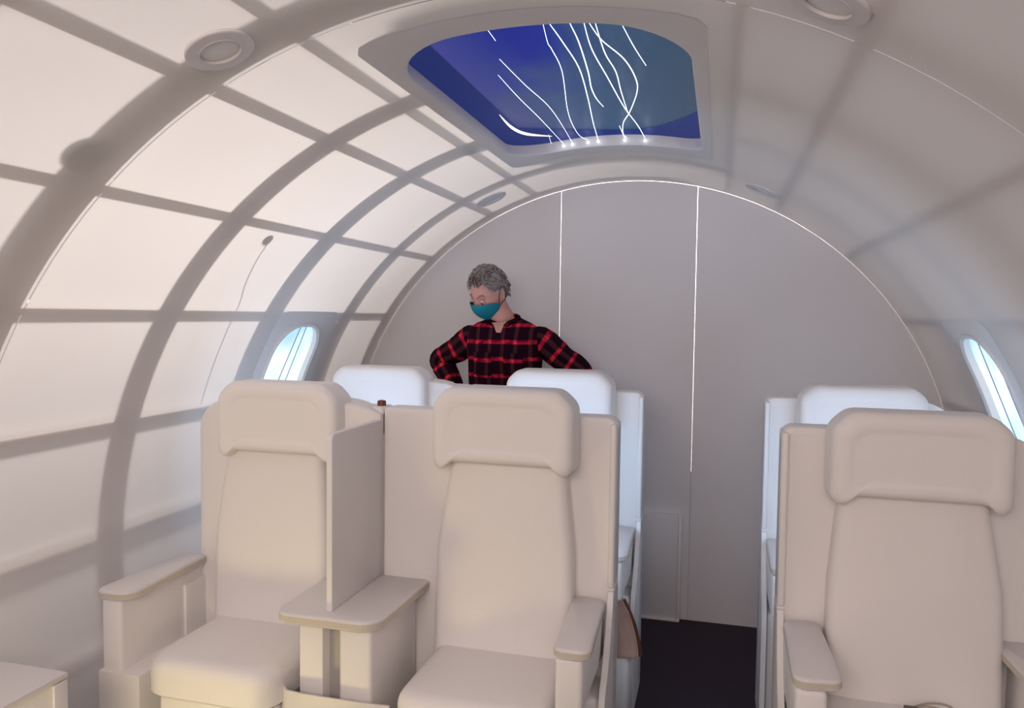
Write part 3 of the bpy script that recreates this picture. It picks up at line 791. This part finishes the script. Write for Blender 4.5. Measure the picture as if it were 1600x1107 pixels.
def spheregrid(fn, a0, a1, na, e0, e1, ne, closed):
    V = []; F = []
    for j in range(ne+1):
        for i in range(na+(0 if closed else 1)):
            V.append(fn(a0+(a1-a0)*i/na, e0+(e1-e0)*j/ne))
    row = na if closed else na+1
    for j in range(ne):
        for i in range(na):
            i2 = (i+1) % na if closed else i+1
            F.append((j*row+i, j*row+i2, (j+1)*row+i2, (j+1)*row+i))
    return V, F
geo = []
V, F = spheregrid(lambda a, e: HM @ headf(a, e), -PI, PI, 64, R_(-89), R_(89), 44, True)
F.append(tuple(range(64))); F.append(tuple(range(44*64, 45*64))); geo.append((V, F))
for s in (-1, 1):   # ears
    V = []; F = []; 
    ep = round_poly([(-.014, -.030), (.006, -.030), (.020, .012), (.012, .032), (-.016, .030)], [.008, .008, .012, .012, .01], 4)
    k_ = len(ep)
    for (ins, d) in ((0.002, -.008), (0, 0), (0, .006), (.003, .010), (.007, .009), (.010, .004)):
        for (u, v) in inset(ep, ins): V.append(HM @ Vector((s*(.073+d+.25*max(0, u+.01)), .010+u, -.002+v)))
    for j in range(5):
        for i in range(k_): F.append((j*k_+i, j*k_+(i+1) % k_, (j+1)*k_+(i+1) % k_, (j+1)*k_+i))
    F.append(tuple(range(k_))); F.append(tuple(range(5*k_, 6*k_))); geo.append((V, F))
SH = [Vector((-.160, .0, 1.392)), Vector((.168, .0, 1.390))]
EL = [Vector((-.322, .035, 1.278)), Vector((.345, .040, 1.240))]
WRi = [Vector((-.205, -.035, 1.085)), Vector((.200, -.035, 1.075))]
geo.append(tube(None, [(.0, .01, 1.38), (-.008, .0, 1.46), (-.045, -.02, 1.545), (-.06, -.03, 1.60)], [.085, .060, .056, .058], None, n=20, smooth_pts=4))
geo.append(tube(None, [(0, 0, .92), (0, 0, 1.05), (0, 0, 1.2), (0, 0, 1.34), (0, 0, 1.42)], [.145, .135, .145, .150, .10], None, n=24, smooth_pts=3, squash=.72, up=(0, 1, 0)))
for s in (0, 1):
    geo.append(tube(None, [SH[s]*.8+Vector((0, 0, 1.40))*.2, SH[s], SH[s].lerp(EL[s], .5), EL[s], EL[s].lerp(WRi[s], .5), WRi[s]], [.05, .052, .045, .038, .036, .026], None, n=16, smooth_pts=3))
    sg = -1 if s == 0 else 1
    # hand resting on the hip: palm plus curved fingers reaching forward, thumb to the back
    wv = WRi[s]; pc = wv+Vector((-sg*.022, -.030, -.045))
    geo.append(tube(None, [wv, wv.lerp(pc, .5), pc, pc+Vector((-sg*.008, -.02, -.02))], [.026, .032, .036, .028], None, n=14, smooth_pts=3, squash=.5, up=(1, 0, 0)))
    for fi, (oz, ln) in enumerate(((.020, .070), (.004, .078), (-.013, .074), (-.029, .060))):
        b0 = pc+Vector((-sg*.004, -.016, oz-.012)); d1 = Vector((-sg*.30, -.80, -.38)).normalized()
        geo.append(tube(None, [b0, b0+d1*ln*.45, b0+d1*ln*.75+Vector((-sg*.008, 0, -.004)), b0+d1*ln+Vector((-sg*.020, .004, -.010))], [.0095, .0088, .008, .0065], None, n=10, smooth_pts=3))
    b0 = wv+Vector((-sg*.010, .010, -.030))
    geo.append(tube(None, [b0, b0+Vector((-sg*.012, .030, -.014)), b0+Vector((-sg*.020, .052, -.010))], [.012, .0105, .008], None, n=10, smooth_pts=3))
for s in (-1, 1):
    geo.append(tube(None, [(s*.085, 0, .95), (s*.095, 0, .80), (s*.10, -.01, .50), (s*.105, .01, .30), (s*.11, .02, .08)], [.095, .090, .062, .056, .038], None, n=18, smooth_pts=3))
    geo.append(tube(None, [(s*.11, .05, .055), (s*.115, -.05, .045), (s*.125, -.16, .03)], [.038, .036, .026], None, n=14, smooth_pts=3))
body = join_geo('body', geo, M_skin, MAN)
rm = body.modifiers.new('merge', 'REMESH'); rm.mode = 'VOXEL'; rm.voxel_size = .0045; rm.use_smooth_shade = True
sm_ = body.modifiers.new('soften', 'SMOOTH'); sm_.iterations = 3; sm_.factor = .5
# eyes, brows
for s in (-1, 1):
    V, F = spheregrid(lambda a, e: HM @ (Vector((s*.032, -.0835, .008))+Vector((math.cos(e)*math.sin(a), -math.cos(e)*math.cos(a), math.sin(e)))*.0112), -PI, PI, 16, -PI/2*.98, PI/2*.98, 10, True)
    e_ = raw('eye', V, F, M_eye, MAN)
    V, F = spheregrid(lambda a, e: HM @ (Vector((s*.032, -.0852, .0035))+Vector((math.cos(e)*math.sin(a), -math.cos(e)*math.cos(a), math.sin(e)))*.0102), -.6, .6, 10, -.9, .3, 8, False)
    raw('iris', V, F, M_iris, e_)
    V, F = spheregrid(lambda a, e: HM @ (Vector((s*.032, -.0842, .0095))+Vector((math.cos(e)*math.sin(a)*1.15, -math.cos(e)*math.cos(a), math.sin(e)))*.0128), -1.4, 1.4, 12, -.12, 1.3, 8, False)
    raw('eyelid', V, F, M_skin, MAN)
    pts = [HM @ (headf(s*a, e)+Vector((0, -.003, 0))) for a, e in ((.20, .24), (.38, .33), (.58, .34), (.74, .27))]
    tube('eyebrow', pts, [.003, .0042, .0036, .002], M_brow, MAN, n=8, smooth_pts=3)
# mask
def maskp(a, e):
    v = headf(a, e, .010, False)
    fr = math.exp(-(a/.55)**2); v += Vector((0, -.017*fr*math.exp(-((v.z+.03)/.05)**2), 0))
    return v
na, ne = 36, 18; V = []; F = []
for j in range(ne+1):
    for i in range(na+1):
        a = -1.32+2.64*i/na; q = abs(a)/1.32
        top = .02-.02*q-.06*math.sin(PI*q)*0+.03*math.exp(-(a/.22)**2); bot = -1.28+.86*q**2.2
        top = top-.25*q**3
        V.append(HM @ maskp(a, bot+(top-bot)*j/ne))
for j in range(ne):
    for i in range(na): F.append((j*(na+1)+i, j*(na+1)+i+1, (j+1)*(na+1)+i+1, (j+1)*(na+1)+i))
mk = raw('face_mask', V, F, M_mask, MAN); so = mk.modifiers.new('cloth', 'SOLIDIFY'); so.thickness = .002
for s in (-1, 1):
    c0 = maskp(s*1.31, -.24); c1 = maskp(s*1.30, -.40)
    tube('ear_loop', [HM @ c0, HM @ Vector((s*.081, -.006, .012)), HM @ Vector((s*.086, .012, .034)), HM @ Vector((s*.090, .034, .020)), HM @ Vector((s*.082, .022, -.030)), HM @ Vector((s*.076, -.002, -.040)), HM @ c1], .0019, M_loop, mk, n=6, smooth_pts=5)
# hair
def hairline(a):
    a = abs(a)
    if a < .75: return .80-.10*math.cos(a*4)*0-.05*math.sin(a*3)
    if a < 1.25: return .76-(a-.75)*1.0
    if a < 1.75: return .26-.18*math.sin((a-1.25)/.5*PI)*0-.1*(a-1.25)
    return .21-(a-1.75)*.95 if a < 2.5 else -.50
def hairp(a, e):
    v = headf(a, e, .0, False); n_ = v.normalized()
    w_ = noise.noise(v*28)*.006+noise.noise(v*70)*.003
    hl = hairline(a); edge = max(0, min(1, (e-hl)/.30))
    return v+n_*((.003+.016*edge**.6)+w_*edge)
na, ne = 96, 34; V = []; F = []
for j in range(ne+1):
    for i in range(na):
        a = -PI+2*PI*i/na; hl = hairline(a)
        V.append(HM @ hairp(a, hl+(PI/2*.99-hl)*j/ne))
for j in range(ne):
    for i in range(na): F.append((j*na+i, j*na+(i+1) % na, (j+1)*na+(i+1) % na, (j+1)*na+i))
F.append(tuple(range(ne*na, (ne+1)*na)))
hr = raw('hair', V, F, M_hair, MAN)
parts = {0: [], 1: []}
for i in range(1500):
    a = random.uniform(-PI, PI); hl = hairline(a); e = hl+(PI/2-hl)*random.random()**.8
    b0 = hairp(a, e)*.985; n_ = b0.normalized()
    d = Vector((noise.noise(b0*22)*1.6+random.uniform(-.4, .4), -.25 if b0.y < 0 else .15, noise.noise(b0*22+Vector((5, 5, 5)))*1.2+random.uniform(-.5, .2)))
    d = (d-n_*d.dot(n_)).normalized(); ln = random.uniform(.014, .030)
    brown = random.random() < (.75 if abs(a) < .7 and e < 1.25 else .25)
    parts[int(brown)].append(tube(None, [HM @ b0, HM @ (b0+n_*.006+d*ln*.45), HM @ (b0+n_*.005+d*ln)], [.0026, .0022, .0006], None, n=4))
h0 = join_geo('hair_tuft', parts[0], M_hair2, hr, kind='stuff'); h0['label'] = 'light grey tufts of hair'
h1 = join_geo('hair_tuft', parts[1], M_hair3, hr, kind='stuff'); h1['label'] = 'brownish tufts of hair'
# shirt torso
def ring(z, a, b, cx=0, cy=0, tw=0, n=48, pw=2.4):
    out = []
    for j in range(n):
        t = 2*PI*j/n; c_, s_ = math.cos(t), math.sin(t)
        x = a*math.copysign(abs(s_)**(2/pw), s_); y = -b*math.copysign(abs(c_)**(2/pw), c_)
        out.append((cx+x, cy+y, z, t))
    return out
rows = [(.93, .168, .112), (1.0, .170, .112), (1.08, .166, .110), (1.15, .166, .112), (1.22, .170, .117), (1.29, .177, .121), (1.35, .184, .121), (1.39, .186, .115), (1.42, .180, .104), (1.445, .162, .092), (1.465, .130, .080), (1.478, .098, .070), (1.488, .072, .062)]
n = 64; V = []; F = []; UV = []
for i, (z, a, b) in enumerate(rows):
    for (x, y, z_, t) in ring(z, a, b, -.004*(i > 8), 0, n=n):
        drop = 0
        if z > 1.44: drop = -.030*math.exp(-(x/.06)**2)*(1 if y < 0 else -.3)*(z-1.44)/.048
        w_ = .004*noise.noise(Vector((x*9, y*9, z*14)))+.0025*math.sin(z*60+x*25)*(1 if z < 1.36 else .3)
        r_ = Vector((x, y, 0)).normalized()*w_
        V.append((x+r_.x, y+r_.y, z+drop)); tt = t if t <= PI else t-2*PI
        UV.append((x if y < 0 else .36-x, z))
for i in range(len(rows)-1):
    for j in range(n): F.append((i*n+j, i*n+(j+1) % n, (i+1)*n+(j+1) % n, (i+1)*n+j))
shirt = raw('shirt', V, F, M_plaid, MAN, uv=UV)
for s in (0, 1):
    sg = -1 if s == 0 else 1
    top = SH[s]*.72+Vector((0, .0, 1.40))*.28+Vector((0, 0, -.02))
    mid = SH[s].lerp(EL[s], .5)
    tube('sleeve', [top, SH[s]+Vector((sg*.0, 0, -.002)), mid, EL[s]+Vector((sg*.004, 0, .008)), EL[s]+Vector((-sg*.008, -.004, -.028)), EL[s].lerp(WRi[s], .5)+Vector((0, 0, -.004)), WRi[s]+Vector((sg*.004, .004, .012)), WRi[s]], [.044, .064, .060, .054, .056, .052, .040, .036], M_plaid, shirt, n=28, cap=False, smooth_pts=7, uvk=True, up=(0, 1, 0), jitter=.14)
# collar: two leaves and a back band, open V with skin
V0 = []; 
def collar(sg):
    V = []; F = []; N_ = 14
    for i in range(N_+1):
        t = i/N_; an = PI*.0+PI*t      # from back centre to front
        x = sg*.064*math.sin(an*.90)-.004; y = .052*math.cos(an*.93)-.004
        zt = 1.508-.040*t**1.8; sp = .016+.014*t
        o_ = Vector((x+.004, y, 0)).normalized()
        for (dr, dz) in ((0, 0), (.006, .004), (.012, 0), (.012+sp*.7, -.026-.012*t), (.010+sp*.7, -.029-.012*t), (.004, -.01)):
            V.append(Vector((x+o_.x*dr, y+o_.y*dr-(.010*t if dr > .01 else 0), zt+dz)))
    for i in range(N_):
        for j in range(5): F.append((i*6+j, i*6+j+1, i*6+6+j+1, i*6+6+j))
    UV = [(v.x*1+.3, v.z+.022) for v in V]
    return V, F, UV
for sg in (-1, 1):
    V, F, UV = collar(sg); raw('collar', V, F, M_plaid, shirt, uv=UV)
# open neck: skin-coloured V
vn = raw('open_neck', [(-.030, -.0865, 1.452), (.018, -.0865, 1.462), (.030, -.078, 1.472), (-.044, -.076, 1.466), (-.004, -.1105, 1.398), (-.018, -.101, 1.43), (.010, -.101, 1.43)], [(4, 6, 5), (5, 6, 1, 0), (0, 1, 2, 3)], M_skin, MAN)
# placket, buttons, pockets
def front(x, z, o_=.004):
    for (z0, a0, b0), (z1, a1, b1) in zip(rows, rows[1:]):
        if z0 <= z <= z1:
            t = (z-z0)/(z1-z0); a = a0+(a1-a0)*t; b = b0+(b1-b0)*t; break
    return Vector((x, -b*(1-min(.99, abs(x/a))**2.4)**(1/2.4)-o_, z))
V = []; F = []; UV = []
for i in range(21):
    z = .95+(1.395-.95)*i/20
    for x in (-.020, -.018, .010, .012): V.append(front(x, z, .006 if abs(x+.004) < .0145 else .001)); UV.append((x, z))
for i in range(20):
    for j in range(3): F.append((i*4+j, i*4+j+1, i*4+4+j+1, i*4+4+j))
raw('placket', V, F, M_plaid, shirt, uv=UV)
for x, z in ((-.004, 1.385), (-.004, 1.310), (-.004, 1.235), (-.004, 1.160), (-.075, 1.312), (.072, 1.312)):
    c = front(x, z, .008)
    lathe_on('button', c, Vector((0, 1, 0)), [(.0046, 0), (.0046, .002), (.003, .0026), (.001, .0022)], M_button, shirt, n=12)
for x in (-.075, .072):
    V = []; F = []; UV = []
    for i in range(7):
        for j in range(7):
            u = x-.045+.09*j/6; z = 1.215+.115*i/6
            V.append(front(u, z, .0045)); UV.append((u+.01, z+.008))
    for i in range(6):
        for j in range(6): F.append((i*7+j, i*7+j+1, i*7+8+j, i*7+7+j))
    raw('chest_pocket', V, F, M_plaid, shirt, uv=UV)
# trousers and shoes
V = []; F = []
tr = [tube(None, [(s*.075, 0, 1.0), (s*.088, 0, .86), (s*.098, -.005, .52), (s*.108, .01, .30), (s*.112, .02, .09)], [.100, .104, .082, .074, .066], None, n=20, smooth_pts=4) for s in (-1, 1)]
join_geo('trousers', tr, M_jean, MAN)
for s in (-1, 1):
    pl = round_poly([(s*.115-.045, -.20), (s*.115+.045, -.20), (s*.115+.042, .09), (s*.115-.042, .09)], [.04, .04, .035, .035], 6)
    pad('shoe', pl, [(.004, .0), (0, .004), (.0, .03), (.004, .055), (.014, .075), (.03, .085)], lambda u, v, d: Vector((u, v, d if v > -.06 else d*(1+.35*(v+.06)/.14*.9))), M_shoe, MAN)
